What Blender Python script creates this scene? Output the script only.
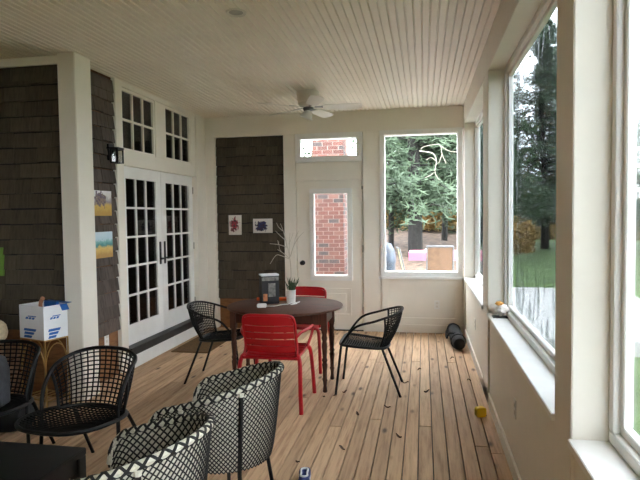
import bpy, bmesh, math, random
from mathutils import Vector, Matrix, noise
R = math.radians
scene = bpy.context.scene
for o in list(bpy.data.objects): bpy.data.objects.remove(o, do_unlink=True)
C = scene.collection

# ------------------------------------------------------------------ camera
CAMH = 1.579
yaw, pitch, roll, FPX = R(10.75), R(2.49), R(-0.72), 546.4
F = Vector((-math.sin(yaw), math.cos(yaw), 0)); RT = Vector((math.cos(yaw), math.sin(yaw), 0)); UP = Vector((0, 0, 1))
F2 = F*math.cos(pitch) - UP*math.sin(pitch); U2 = UP*math.cos(pitch) + F*math.sin(pitch)
R2 = RT*math.cos(roll) + U2*math.sin(roll); U3 = U2*math.cos(roll) - RT*math.sin(roll)
cam_data = bpy.data.cameras.new('camera'); cam = bpy.data.objects.new('camera', cam_data); C.objects.link(cam)
cam.matrix_world = Matrix(((R2.x, U3.x, -F2.x, 0), (R2.y, U3.y, -F2.y, 0), (R2.z, U3.z, -F2.z, CAMH), (0, 0, 0, 1)))
cam_data.sensor_width = 36; cam_data.lens = FPX*36/640; cam_data.clip_start = .05; cam_data.clip_end = 300
scene.camera = cam
# ------------------------------------------------------------------ sky (overcast) and exposure
w = bpy.data.worlds.new('overcast_sky'); scene.world = w; w.use_nodes = True
bg = w.node_tree.nodes['Background']; bg.inputs[0].default_value = (.90, .95, 1.0, 1); bg.inputs[1].default_value = 7.5
vs = scene.view_settings; vs.view_transform = 'Standard'; vs.look = 'None'; vs.gamma = 1; vs.use_curve_mapping = False; vs.exposure = 1.72
scene.cycles.diffuse_bounces = 8; scene.cycles.max_bounces = 16; scene.cycles.transparent_max_bounces = 24

# ------------------------------------------------------------------ materials
def lin(c):
    c = c/255
    return c/12.92 if c <= .04045 else ((c+.055)/1.055)**2.4
def S(r, g, b): return (lin(r), lin(g), lin(b), 1)
class NT:
    def __init__(s, name):
        s.m = bpy.data.materials.new(name); s.m.use_nodes = True; s.t = s.m.node_tree; s.n = s.t.nodes; s.b = s.n['Principled BSDF']; s.out = s.n['Material Output']
    def node(s, typ, **kw):
        n = s.n.new(typ)
        for k, v in kw.items(): setattr(n, k, v)
        return n
    def link(s, a, b): s.t.links.new(a, b)
    def val(s, sock, v):
        if hasattr(v, 'links') or isinstance(v, bpy.types.NodeSocket): s.link(v, sock)
        else: sock.default_value = v
    def coord(s, scale=(1, 1, 1), rnd=0., kind='Object'):
        tc = s.node('ShaderNodeTexCoord'); v = tc.outputs[kind]
        if rnd:
            oi = s.node('ShaderNodeObjectInfo'); mu = s.node('ShaderNodeMath', operation='MULTIPLY'); s.link(oi.outputs['Random'], mu.inputs[0]); mu.inputs[1].default_value = rnd
            ad = s.node('ShaderNodeVectorMath', operation='ADD'); s.link(v, ad.inputs[0]); s.link(mu.outputs[0], ad.inputs[1]); v = ad.outputs[0]
        mp = s.node('ShaderNodeMapping'); s.link(v, mp.inputs[0]); mp.inputs['Scale'].default_value = scale
        return mp.outputs[0]
    def noise(s, vec, scale=5, detail=3, rough=.55):
        n = s.node('ShaderNodeTexNoise'); s.link(vec, n.inputs['Vector']); n.inputs['Scale'].default_value = scale; n.inputs['Detail'].default_value = detail; n.inputs['Roughness'].default_value = rough
        return n.outputs['Fac']
    def ramp(s, fac, stops, interp='LINEAR'):
        r = s.node('ShaderNodeValToRGB'); s.link(fac, r.inputs[0]); cr = r.color_ramp; cr.interpolation = interp
        while len(cr.elements) < len(stops): cr.elements.new(.5)
        for e, (p, c) in zip(cr.elements, stops): e.position = p; e.color = c
        return r.outputs[0]
    def mix(s, fac, a, b, mode='MIX'):
        m = s.node('ShaderNodeMix', data_type='RGBA', blend_type=mode)
        s.val(m.inputs[0], fac); s.val(m.inputs[6], a); s.val(m.inputs[7], b)
        return m.outputs[2]
    def rnd(s): return s.node('ShaderNodeObjectInfo').outputs['Random']
    def bump(s, h, strength=.3, dist=.01):
        b = s.node('ShaderNodeBump'); s.link(h, b.inputs['Height']); b.inputs['Strength'].default_value = strength; b.inputs['Distance'].default_value = dist; s.link(b.outputs[0], s.b.inputs['Normal'])
M = {}
def plain(name, col, rough=.5, metal=0., var=.06, scale=8, bump=0., spec=.5):
    t = NT(name); v = t.coord(); n = t.noise(v, scale, 4)
    d = tuple(max(0, x*(1-var*2.2)) for x in col[:3])+(1,); l = tuple(min(1, x*(1+var*1.4)) for x in col[:3])+(1,)
    t.link(t.ramp(n, [(.25, d), (.75, l)]), t.b.inputs['Base Color'])
    t.b.inputs['Roughness'].default_value = rough; t.b.inputs['Metallic'].default_value = metal; t.b.inputs['Specular IOR Level'].default_value = spec
    if bump: t.bump(t.noise(v, scale*6, 4), bump, .01)
    M[name] = t.m; return t.m
plain('paint', S(231, 225, 213), .55, var=.02, scale=3)
plain('ceiling_paint', S(230, 221, 206), .5, var=.02, scale=3)
plain('sill_paint', S(236, 234, 230), .45, var=.03, scale=6)
plain('door_white', S(232, 231, 228), .4, var=.02)
plain('black_metal', S(13, 13, 14), .5, var=.2, spec=.3)
plain('black_cord', S(13, 13, 14), .7, var=.25, scale=60, spec=.2)
plain('black_wood', S(13, 13, 14), .45, var=.2, scale=15)
plain('red_paint', S(176, 14, 26), .38, var=.04)
plain('white_plastic', S(228, 226, 220), .4, var=.02)
plain('fan_white', S(214, 208, 196), .4, var=.02)
plain('frosted_glass', S(232, 230, 226), .3, var=.02)
plain('grey_metal', S(130, 128, 124), .4, .8, var=.1)
plain('hinge_metal', S(170, 165, 156), .5, .1, var=.1)
plain('brass', S(176, 140, 82), .35, .8, var=.12)
plain('black_cloth', S(19, 19, 21), .8, var=.3, scale=20, bump=.4)
plain('grey_cloth', S(56, 57, 60), .85, var=.2, scale=25, bump=.4)
plain('red_cloth', S(188, 26, 34), .8, var=.1)
plain('plush', S(205, 186, 150), .95, var=.1, scale=40, bump=.6)
plain('green_canvas', S(98, 138, 52), .7, var=.15, scale=12)
plain('blue_print', S(24, 92, 168), .5, var=.05)
plain('carton_white', S(226, 228, 230), .6, var=.03)
plain('carton_brown', S(120, 82, 56), .7, var=.1)
plain('skin_tan', S(170, 116, 86), .6, var=.1)
plain('box_black', S(20, 20, 22), .6, var=.2)
plain('box_orange', S(196, 120, 70), .5, var=.2, scale=30)
plain('box_image', S(120, 116, 108), .4, var=.5, scale=25)
plain('orange_plastic', S(224, 96, 40), .45, var=.05)
plain('ceramic', S(232, 228, 220), .3, var=.03)
plain('twig_white', S(196, 188, 172), .6, var=.08, scale=40)
plain('sprig_green', S(52, 78, 46), .7, var=.2, scale=40)
plain('yellow_plastic', S(242, 208, 18), .4, var=.05)
plain('shell_cream', S(232, 222, 214), .6, var=.06, scale=30, bump=.3)
plain('ochre', S(214, 152, 70), .6, var=.1)
plain('shoe_blue', S(50, 62, 120), .7, var=.2, scale=40)
plain('shoe_white', S(222, 222, 224), .6, var=.04)
plain('dry_leaf', S(92, 62, 40), .8, var=.3, scale=60)
plain('weave_light', S(206, 203, 186), .75, var=.12, scale=90, bump=.2)
plain('weave_black', S(20, 20, 20), .7, var=.2, scale=60)
plain('dark_interior', S(60, 56, 52), .9, var=.1)
plain('threshold', S(36, 35, 35), .5, var=.2)
plain('building_paper', S(20, 19, 18), .9, var=.2)  # dark sheet behind shingles, painting in the shadow lines between courses
plain('bark', S(23, 20, 18), .95, var=.35, scale=12, bump=.8)
plain('pale_bark', S(140, 134, 122), .9, var=.15, scale=12)
plain('mortar', S(112, 102, 96), .95, var=.12, scale=30, bump=.4)
plain('concrete', S(166, 164, 160), .85, var=.06, scale=3)
plain('grill_cover', S(44, 52, 64), .5, var=.35, scale=9, bump=.4)
plain('pink_top', S(160, 84, 104), .6, var=.08)
plain('sling', S(92, 68, 50), .8, var=.15, scale=14)
plain('pale_yellow', S(164, 158, 110), .7, var=.08)
plain('silver_metal', S(96, 96, 98), .4, .5, var=.1)
plain('litter', S(88, 70, 58), .95, var=.45, scale=5, bump=.5)
plain('grass', S(70, 92, 44), .95, var=.25, scale=1.2, bump=.5)
plain('roofing', S(90, 88, 86), .9)
plain('crate_wood', S(112, 80, 52), .7, var=.2, scale=18)

def wood_mat(name, base, dark, rnd=.25, stretch=(14, .8, 14), knots=True, rough=.6, sc=3):
    t = NT(name); v = t.coord(stretch, 17.); n = t.noise(v, sc, 5, .65)
    col = t.ramp(n, [(.28, dark), (.5, base), (.75, tuple(min(1, x*1.22) for x in base[:3])+(1,))])
    if knots:
        v2 = t.coord((7, 2.6, 7), 31.); vo = t.node('ShaderNodeTexVoronoi'); t.link(v2, vo.inputs['Vector']); vo.inputs['Scale'].default_value = 1.
        k = t.ramp(vo.outputs['Distance'], [(.06, (1, 1, 1, 1)), (.17, (0, 0, 0, 1))])
        col = t.mix(k, col, tuple(x*.35 for x in dark[:3])+(1,))
    r = t.ramp(t.rnd(), [(0, (1-rnd, 1-rnd*1.05, 1-rnd*1.1, 1)), (1, (1+rnd*.4,)*3+(1,))])
    col = t.mix(1., col, r, 'MULTIPLY')
    t.link(col, t.b.inputs['Base Color']); t.b.inputs['Roughness'].default_value = rough
    t.b.inputs['Specular IOR Level'].default_value = .3
    t.bump(n, .25, .004); M[name] = t.m
wood_mat('plank', S(198, 164, 130), S(158, 120, 90), .22)
wood_mat('shingle', S(80, 72, 60), S(64, 57, 47), .22, (26, 26, 1.2), False, .9, 2)
wood_mat('shingle_side', S(92, 82, 75), S(56, 48, 44), .25, (26, 26, 1.2), False, .9, 2)
wood_mat('plywood', S(132, 92, 58), S(98, 64, 38), .1, (3, 3, 14), False, .8)
wood_mat('table_wood', S(82, 50, 36), S(48, 29, 21), .05, (2, 14, 14), False, .6)
wood_mat('turned_wood', S(80, 50, 38), S(48, 29, 22), .05, (20, 20, 2), False, .4)
wood_mat('door_mat', S(112, 84, 54), S(78, 56, 36), .1, (40, 8, 40), False, .95)

t = NT('brick'); n = t.noise(t.coord((1, 1, 1), 13.), 22, 4)
c = t.ramp(t.rnd(), [(0, S(26, 24, 25)), (.16, S(40, 38, 40)), (.2, S(60, 26, 20)), (.6, S(74, 34, 26)), (.85, S(80, 42, 33)), (1, S(86, 56, 47))])
c = t.mix(t.ramp(n, [(.35, (0, 0, 0, 1)), (.7, (.35, .35, .35, 1))]), c, S(92, 72, 64)); t.link(c, t.b.inputs['Base Color']); t.b.inputs['Roughness'].default_value = .9; t.bump(n, .4, .01); M['brick'] = t.m

def foliage(name, a, b):
    t = NT(name); n = t.noise(t.coord((1, 1, 1), 9.), 1.6, 4, .7)
    t.link(t.ramp(n, [(.3, a), (.7, b)]), t.b.inputs['Base Color']); t.b.inputs['Roughness'].default_value = .75
    tr = t.node('ShaderNodeBsdfTranslucent'); tr.inputs[0].default_value = b; mx = t.node('ShaderNodeMixShader'); mx.inputs[0].default_value = .3
    t.link(t.b.outputs[0], mx.inputs[1]); t.link(tr.outputs[0], mx.inputs[2]); t.link(mx.outputs[0], t.out.inputs[0]); M[name] = t.m
foliage('needles', S(38, 51, 37), S(78, 95, 72)); foliage('tan_leaves', S(140, 110, 66), S(184, 154, 100))

def glass(name, tint, gloss, rough=.02):
    t = NT(name); tr = t.node('ShaderNodeBsdfTransparent'); tr.inputs[0].default_value = tint
    gl = t.node('ShaderNodeBsdfGlossy'); gl.inputs['Roughness'].default_value = rough
    fr = t.node('ShaderNodeFresnel'); fr.inputs[0].default_value = 1.45
    n = t.noise(t.coord(), 1.5, 2); mm = t.node('ShaderNodeMath', operation='MULTIPLY'); t.link(fr.outputs[0], mm.inputs[0])
    g2 = t.node('ShaderNodeMath', operation='MULTIPLY_ADD'); t.link(n, g2.inputs[0]); g2.inputs[1].default_value = .1*gloss; g2.inputs[2].default_value = gloss; t.link(g2.outputs[0], mm.inputs[1])
    mx = t.node('ShaderNodeMixShader'); t.link(mm.outputs[0], mx.inputs[0]); t.link(tr.outputs[0], mx.inputs[1]); t.link(gl.outputs[0], mx.inputs[2]); t.link(mx.outputs[0], t.out.inputs[0]); M[name] = t.m
glass('clear_glass', (.97, .98, .98, 1), .3); glass('smoky_glass', (.6, .6, .6, 1), .12); glass('dark_pane', (.5, .5, .5, 1), .7)
# dark insect screen, dimming screen added to one window, loose plastic film
def screen(name, tint, dcol, f, gf=.0):
    t = NT(name); tr = t.node('ShaderNodeBsdfTransparent'); tr.inputs[0].default_value = tint
    df = t.node('ShaderNodeBsdfDiffuse'); n = t.noise(t.coord((1, 1, 1)), 300, 1); t.link(t.ramp(n, [(.3, tuple(x*.8 for x in dcol[:3])+(1,)), (.7, dcol)]), df.inputs[0])
    mx = t.node('ShaderNodeMixShader'); mx.inputs[0].default_value = f; t.link(tr.outputs[0], mx.inputs[1]); t.link(df.outputs[0], mx.inputs[2]); o = mx.outputs[0]
    if gf:
        gl = t.node('ShaderNodeBsdfGlossy'); gl.inputs['Roughness'].default_value = .22; m2 = t.node('ShaderNodeMixShader'); m2.inputs[0].default_value = gf; t.link(o, m2.inputs[1]); t.link(gl.outputs[0], m2.inputs[2]); o = m2.outputs[0]
    t.link(o, t.out.inputs[0]); M[name] = t.m
screen('insect_screen', (.62, .64, .65, 1), S(70, 72, 76), .30); screen('light_screen', (.62, .63, .64, 1), S(90, 92, 96), .12); screen('plastic_film', (.90, .91, .92, 1), S(140, 143, 148), .13, .13)

def painting(name, stops, sc, blot=None, axis=2):
    t = NT(name); tc = t.node('ShaderNodeTexCoord'); sx = t.node('ShaderNodeSeparateXYZ'); t.link(tc.outputs['Generated'], sx.inputs[0])
    n = t.noise(tc.outputs['Generated'], sc, 4, .7); ad = t.node('ShaderNodeMath', operation='MULTIPLY_ADD'); t.link(n, ad.inputs[0]); ad.inputs[1].default_value = .45; t.link(sx.outputs[axis], ad.inputs[2])
    sb = t.node('ShaderNodeMath', operation='SUBTRACT'); t.link(ad.outputs[0], sb.inputs[0]); sb.inputs[1].default_value = .225
    c = t.ramp(sb.outputs[0], stops)
    if blot:
        bc, bcen, brad, bsc = blot
        dv = t.node('ShaderNodeVectorMath', operation='DISTANCE'); t.link(tc.outputs['Generated'], dv.inputs[0]); dv.inputs[1].default_value = bcen
        n2 = t.noise(tc.outputs['Generated'], bsc, 3); m = t.node('ShaderNodeMath', operation='MULTIPLY_ADD'); t.link(n2, m.inputs[0]); m.inputs[1].default_value = .9; t.link(dv.outputs['Value'], m.inputs[2])
        k = t.ramp(m.outputs[0], [(brad, (1, 1, 1, 1)), (brad+.06, (0, 0, 0, 1))])
        n3 = t.noise(tc.outputs['Generated'], bsc*1.7, 2); c = t.mix(k, c, t.ramp(n3, [(.4, bc[0]), (.55, bc[1])]))
    t.link(c, t.b.inputs['Base Color']); t.b.inputs['Roughness'].default_value = .6; M[name] = t.m
painting('art_field', [(.1, S(190, 150, 70)), (.4, S(214, 178, 92)), (.55, S(150, 140, 150)), (.8, S(226, 224, 222)), (1, S(236, 236, 238))], 5, ((S(96, 80, 104), S(140, 120, 110)), (1, .35, .66), .72, 6))
painting('art_shore', [(.1, S(186, 142, 70)), (.38, S(222, 186, 104)), (.48, S(70, 140, 140)), (.62, S(120, 178, 176)), (.72, S(190, 214, 224)), (1, S(206, 222, 232))], 5)
painting('art_red', [(0, S(206, 200, 192)), (1, S(222, 216, 208))], 4, ((S(178, 40, 60), S(70, 40, 44)), (.45, 0, .5), .74, 7))
painting('art_blue', [(0, S(206, 202, 196)), (1, S(222, 218, 212))], 4, ((S(40, 54, 110), S(60, 40, 60)), (.45, 0, .45), .74, 6))

# ------------------------------------------------------------------ mesh helpers
class MB:
    def __init__(s): s.v = []; s.f = []
    def box(s, x0, x1, y0, y1, z0, z1):
        b = len(s.v); s.v += [(x0, y0, z0), (x1, y0, z0), (x1, y1, z0), (x0, y1, z0), (x0, y0, z1), (x1, y0, z1), (x1, y1, z1), (x0, y1, z1)]
        s.f += [tuple(b+i for i in q) for q in ((0, 3, 2, 1), (4, 5, 6, 7), (0, 1, 5, 4), (1, 2, 6, 5), (2, 3, 7, 6), (3, 0, 4, 7))]; return s
    def rings(s, rings, closed=False, cap=True):
        b = len(s.v); n = len(rings[0])
        for r in rings: s.v += [tuple(p) for p in r]
        m = len(rings)
        for i in range(m if closed else m-1):
            a = b+i*n; c2 = b+((i+1) % m)*n
            for j in range(n): s.f.append((a+j, a+(j+1) % n, c2+(j+1) % n, c2+j))
        if cap and not closed: s.f.append(tuple(b+j for j in reversed(range(n)))); s.f.append(tuple(b+(m-1)*n+j for j in range(n)))
        return s
    def tube(s, pts, r, n=8, closed=False):
        pts = [Vector(p) for p in pts]; m = len(pts); rr = r if isinstance(r, (list, tuple)) else [r]*m; rings = []; prev = None
        for i in range(m):
            if closed: t = pts[(i+1) % m]-pts[i-1]
            else: t = pts[min(i+1, m-1)]-pts[max(i-1, 0)]
            t.normalize()
            if prev is None: a = t.orthogonal().normalized()
            else: a = (prev-t*prev.dot(t)); a = a.normalized() if a.length > 1e-6 else t.orthogonal().normalized()
            prev = a; b = t.cross(a)
            rings.append([pts[i]+(a*math.cos(2*math.pi*k/n)+b*math.sin(2*math.pi*k/n))*rr[i] for k in range(n)])
        return s.rings(rings, closed)
    def ribbon(s, pts, nrm, wd, th):
        m = len(pts); rings = []
        for i in range(m):
            t = pts[min(i+1, m-1)]-pts[max(i-1, 0)]; sd = t.cross(nrm[i]).normalized()*wd/2; nn = nrm[i]*th/2
            rings.append([pts[i]-sd-nn, pts[i]+sd-nn, pts[i]+sd+nn, pts[i]-sd+nn])
        return s.rings(rings)
    def lathe(s, prof, cx=0, cy=0, n=16, cap=True):
        return s.rings([[(cx+r*math.cos(2*math.pi*k/n), cy+r*math.sin(2*math.pi*k/n), z) for k in range(n)] for r, z in prof], cap=cap)
    def prism(s, poly, d0, d1, axis='z'):
        def P(a, b, d): return {'z': (a, b, d), 'y': (a, d, b), 'x': (d, a, b)}[axis]
        return s.rings([[P(a, b, d0) for a, b in poly], [P(a, b, d1) for a, b in poly]])
    def grid(s, fn, nu, nv):
        b = len(s.v)
        for i in range(nu+1):
            for j in range(nv+1): s.v.append(tuple(fn(i/nu, j/nv)))
        for i in range(nu):
            for j in range(nv): a = b+i*(nv+1)+j; s.f.append((a, a+nv+1, a+nv+2, a+1))
        return s
    def mesh(s, name, mat, smooth=False, bevel=0, thick=0):
        me = bpy.data.meshes.new(name); me.from_pydata(s.v, [], s.f)
        bm = bmesh.new(); bm.from_mesh(me)
        if thick: bmesh.ops.solidify(bm, geom=bm.faces[:], thickness=thick)
        if bevel: bmesh.ops.bevel(bm, geom=[e for e in bm.edges if e.is_manifold and e.calc_face_angle(0) > .5], offset=bevel, segments=2, affect='EDGES', clamp_overlap=True)
        bmesh.ops.recalc_face_normals(bm, faces=bm.faces[:]); bm.to_mesh(me); bm.free()
        me.materials.append(M[mat])
        if smooth:
            me.shade_smooth()
            try: me.set_sharp_from_angle(angle=R(40))
            except Exception: pass
        return me
    def build(s, name, mat, parent=None, smooth=False, bevel=0, thick=0, loc=None, rot=None):
        return link(name, s.mesh(name, mat, smooth, bevel, thick), parent, loc, rot)
def link(name, me, parent=None, loc=None, rot=None):
    o = bpy.data.objects.new(name, me); C.objects.link(o)
    if parent: o.parent = parent
    if loc: o.location = loc
    if rot: o.rotation_euler = rot
    return o
def tag(o, label, cat, group=None):
    o['label'] = label; o['category'] = cat
    if group: o['group'] = group
    return o
def thing(name, label, cat, loc=(0, 0, 0), rz=0, group=None):
    o = link(name, None, None, loc, (0, 0, rz)); o.empty_display_size = .1; return tag(o, label, cat, group)
def struct(o): o['kind'] = 'structure'; return o
def stuff(o): o['kind'] = 'stuff'; return o
def kids(o): return [c for c in bpy.data.objects if c.parent == o]
def copy_tree(root, loc, rz, label, group=None):
    def rec(o, par):
        c = o.copy(); C.objects.link(c); c.parent = par
        for k in kids(o): rec(k, c)
        return c
    r = rec(root, None); r.location = loc; r.rotation_euler = (0, 0, rz); r['label'] = label
    if group: r['group'] = group
    return r
def BX(*a): return MB().box(*a)
def catmull(p, n=6, closed=False):
    p = [Vector(q) for q in p]; m = len(p); out = []
    for i in range(m if closed else m-1):
        g = (lambda k: p[k % m]) if closed else (lambda k: p[max(0, min(m-1, k))])
        a, b, c, d = g(i-1), g(i), g(i+1), g(i+2)
        for k in range(n):
            t = k/n; out.append(.5*((2*b)+(c-a)*t+(2*a-5*b+4*c-d)*t*t+(3*b-a-3*c+d)*t**3))
    if not closed: out.append(p[-1])
    return out
def rrect(x0, x1, y0, y1, r, n=4):
    o = []
    for cx, cy, a in ((x1-r, y1-r, 0), (x0+r, y1-r, 90), (x0+r, y0+r, 180), (x1-r, y0+r, 270)):
        for k in range(n+1): o.append((cx+r*math.cos(R(a+90*k/n)), cy+r*math.sin(R(a+90*k/n))))
    return o
def ring_frame(mb, a0, a1, b0, b1, wd, d0, d1, axis):
    # rectangular frame of four bars; axis = 'x': a is y, 'y': a is x
    for (p, q, r_, s_) in ((a0, a1, b0, b0+wd), (a0, a1, b1-wd, b1), (a0, a0+wd, b0+wd, b1-wd), (a1-wd, a1, b0+wd, b1-wd)):
        if axis == 'y': mb.box(p, q, d0, d1, r_, s_)
        else: mb.box(d0, d1, p, q, r_, s_)
    return mb

H = 2.99; XR = .516; XL = -3.04; YB = 7.40; YP = 4.29; XW = -5.6; YF = -3.2
rng = random.Random(7)
# ------------------------------------------------------------------ floor
floor = struct(BX(XW-.2, XR+.2, YF-.2, YB+.15, -.12, -.034).build('floor', 'threshold'))
pitchw = .0945; plank_mesh = {}
x = XR+.01-pitchw; row = 0
while x > XW:
    y = YF + rng.uniform(-4, 0)
    while y < YB:
        L = rng.choice((4.2, 5.4, 6.6)); ye = min(y+L, YB); ys = max(y, YF)
        if YB-ye < .7: ye = YB
        # behind the corner only the strip inside the porch
        if x < XL-.1: ye = min(ye, YP-.005)
        if ye-ys > .05:
            key = round(ye-ys, 2)
            if key not in plank_mesh: plank_mesh[key] = BX(.0035, pitchw-.0035, 0, key-.004, -.033, 0).mesh('plank', 'plank', bevel=.002)
            link('plank', plank_mesh[key], floor, (x, ys, 0))
        y = y+L if ye != YB else 99
        if x < XL-.1 and ye >= YP-.01: break
    x -= pitchw; row += 1
# ------------------------------------------------------------------ ceiling
ceil = struct(BX(XW-.2, XR+.2, YF-.2, YB+.2, H+.014, H+.05).build('ceiling', 'ceiling_paint'))
bw = .058; prof = [(.003, H+.02), (.003, H+.013), (.008, H), (bw-.008, H), (bw-.003, H+.013), (bw-.003, H+.02)]
bm_full = MB().prism(prof, YF, YB, 'y').mesh('ceiling_board', 'ceiling_paint'); bm_short = MB().prism(prof, YF, YP, 'y').mesh('ceiling_board', 'ceiling_paint')
x = XR-bw
while x > XW-bw: link('ceiling_board', bm_full if x > XL-.1 else bm_short, ceil, (x, 0, 0)); x -= bw
struct(BX(XW-1, XR+.35, YF-.8, YB+.35, H+.06, H+.2).build('roof', 'roofing'))
# ------------------------------------------------------------------ right wall and its windows
XO = XR+.19; SILL = .77; HEAD = 2.736
wr = struct(BX(XR+.014, XO, YF, YB+.2, -.1, SILL-.035).build('wall_right', 'paint'))
BX(XR, XO, YF, YB+.2, HEAD, H+.05).build('header_beam', 'paint', wr, bevel=.004)
cols = [(7.2, 7.60), (4.63, 5.02), (2.06, 2.31), (-.52, -.26), (YF, -2.9)]
for a, b in cols: BX(XR, XO-.002, a, b, 0, HEAD).build('pilaster', 'paint', wr, bevel=.004)
spans = [(5.02, 7.2), (2.31, 4.63), (-.26, 2.06), (-2.9, -.52)]
for i, (a, b) in enumerate(spans):
    wn = struct(BX(XR-.012, XR+.15, a, b, SILL-.03, SILL).build('window_%d' % (i+1), 'sill_paint', bevel=.003))
    ring_frame(MB(), a, b, SILL, HEAD, .045, XR+.125, XO, 'x').build('window_frame', 'sill_paint', wn, bevel=.003)
    ring_frame(MB(), a+.045, b-.045, SILL+.045, HEAD-.045, .03, XR+.148, XO-.01, 'x').build('sash', 'sill_paint', wn, bevel=.003)
    if i >= 2: BX(XR+.160, XR+.164, a+.07, b-.07, SILL+.07, HEAD-.07).build('pane', 'clear_glass', wn)
    if i == 2: BX(XR+.180, XR+.182, a+.05, b-.05, SILL+.05, HEAD-.05).build('insect_screen', 'light_screen', wn)  # sheet added to dim the light from this window
    if i < 2:
        BX(XR+.180, XR+.182, a+.05, b-.05, SILL+.05, HEAD-.05).build('insect_screen', 'insect_screen', wn)
    if i < 2:
        def film(u, v):
            yy = a+.06+(b-a-.12)*u; zz = SILL+.06+(HEAD-SILL-.12)*v
            e = max(0, 1-v/.38)+max(0, 1-(1-u)/.2)*.8+max(0, (v-.8)/.2)
            d = math.sin(yy*46+zz*7+2*noise.noise((yy*2, zz, 0)))*.010+noise.noise((yy*9-zz*3, zz*3, 4))*.02
            return (XR+.205+d*(.12+min(1.2, e)), yy, zz)
        MB().grid(film, 150, 40).build('plastic_film', 'plastic_film', wn, smooth=True)
bb = struct(BX(XR, XR+.016, YF, 7.39, .004, .105).build('baseboard_right', 'paint', bevel=.004))
# ------------------------------------------------------------------ back wall
YT = YB+.14
wb = struct(BX(XL-.02, -1.908, YB+.075, YT, -.1, 2.73).build('wall_back', 'plywood'))
BX(XL-.15, XR+.2, YB-.012, YT, 2.712, H+.05).build('header_beam', 'paint', wb, bevel=.004)
BX(XL-.1, -2.906, YB-.03, YT, 0, 2.712).build('corner_post', 'paint', wb, bevel=.004)
BX(-1.908, -1.742, YB-.006, YT, -.1, 2.712).build('pilaster', 'paint', wb, bevel=.003)
BX(-.802, -.575, YB-.006, YT, -.1, 2.712).build('pilaster', 'paint', wb, bevel=.003)
BX(-1.735, -.808, YB+.018, YT, 2.07, 2.322).build('head_panel', 'paint', wb, bevel=.003)
BX(-.575, XR, YB+.012, YT, -.1, .725).build('lower_panel', 'paint', wb)
ring_frame(MB(), -.56, .50, .11, .725, .09, YB-.012, YB+.02, 'y').build('panel_rail', 'paint', wb, bevel=.003)
struct(BX(-.81, XR, YB-.026, YB+.02, .003, .11).build('baseboard_back', 'paint', bevel=.004))
w5 = struct(ring_frame(MB(), -.575, .505, .755, 2.712, .066, YB-.026, YT-.01, 'y').build('window_5', 'door_white', bevel=.005))
BX(-.52, .45, YB+.06, YB+.064, .80, 2.66).build('pane', 'clear_glass', w5)
BX(-.60, .515, YB-.05, YB+.03, .725, .757).build('window_sill', 'door_white', w5, bevel=.004)
w6 = struct(ring_frame(MB(), -1.735, -.81, 2.322, 2.712, .075, YB-.022, YT-.01, 'y').build('window_6', 'door_white', bevel=.005))
BX(-1.665, -.88, YB+.05, YB+.054, 2.39, 2.64).build('pane', 'clear_glass', w6)
# back door
d = MB()
for q in ((-1.728, -1.485, .012, 2.06), (-1.017, -.815, .012, 2.06), (-1.485, -1.017, .012, .767), (-1.485, -1.017, 1.895, 2.06)): d.box(q[0], q[1], YB+.026, YB+.062, q[2], q[3])
door = struct(d.build('door_1', 'paint'))
ring_frame(MB(), -1.55, -.955, .69, 1.957, .068, YB-.002, YB+.07, 'y').build('glazing_frame', 'door_white', door, bevel=.008)
BX(-1.49, -1.01, YB+.04, YB+.045, .76, 1.90).build('pane', 'clear_glass', door)
ring_frame(MB(), -1.53, -.975, .2, .585, .03, YB+.01, YB+.025, 'y').build('lower_panel', 'paint', door, bevel=.004)
BX(-1.46, -1.045, YB+.004, YB+.022, .27, .515).build('lower_panel', 'paint', door, bevel=.007)
kb = MB().rings([[(-1.655+r*math.cos(a*math.pi/7), yy, .935+r*math.sin(a*math.pi/7)) for a in range(14)] for r, yy in ((.034, YB+.02), (.034, YB+.012), (.012, YB+.006), (.012, YB-.022), (.028, YB-.03), (.031, YB-.045), (.022, YB-.06))])
kb.build('door_knob', 'black_metal', door, smooth=True)
for z in (1.99, 1.13, .28): BX(-.825, -.803, YB-.008, YB+.03, z-.05, z+.05).build('hinge', 'hinge_metal', door, bevel=.002)
BX(-.822, -.792, YB-.022, YB+.002, 1.98, 2.08).build('door_sensor', 'white_plastic', door, bevel=.004)
BX(-1.735, -.808, YB-.01, YB+.12, -.08, .012).build('threshold', 'threshold', door)

m = MB()
for q in ((-1.745, -1.70, 0, 2.08), (-.845, -.80, 0, 2.08)): m = BX(q[0], q[1], YB+.064, YB+.10, q[2], q[3]); m.build('door_stop', 'paint', wb)  # strips added behind the door to block light leaking at its edges
BX(-1.70, -.845, YB+.064, YB+.10, 2.03, 2.08).build('door_stop', 'paint', wb)
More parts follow.
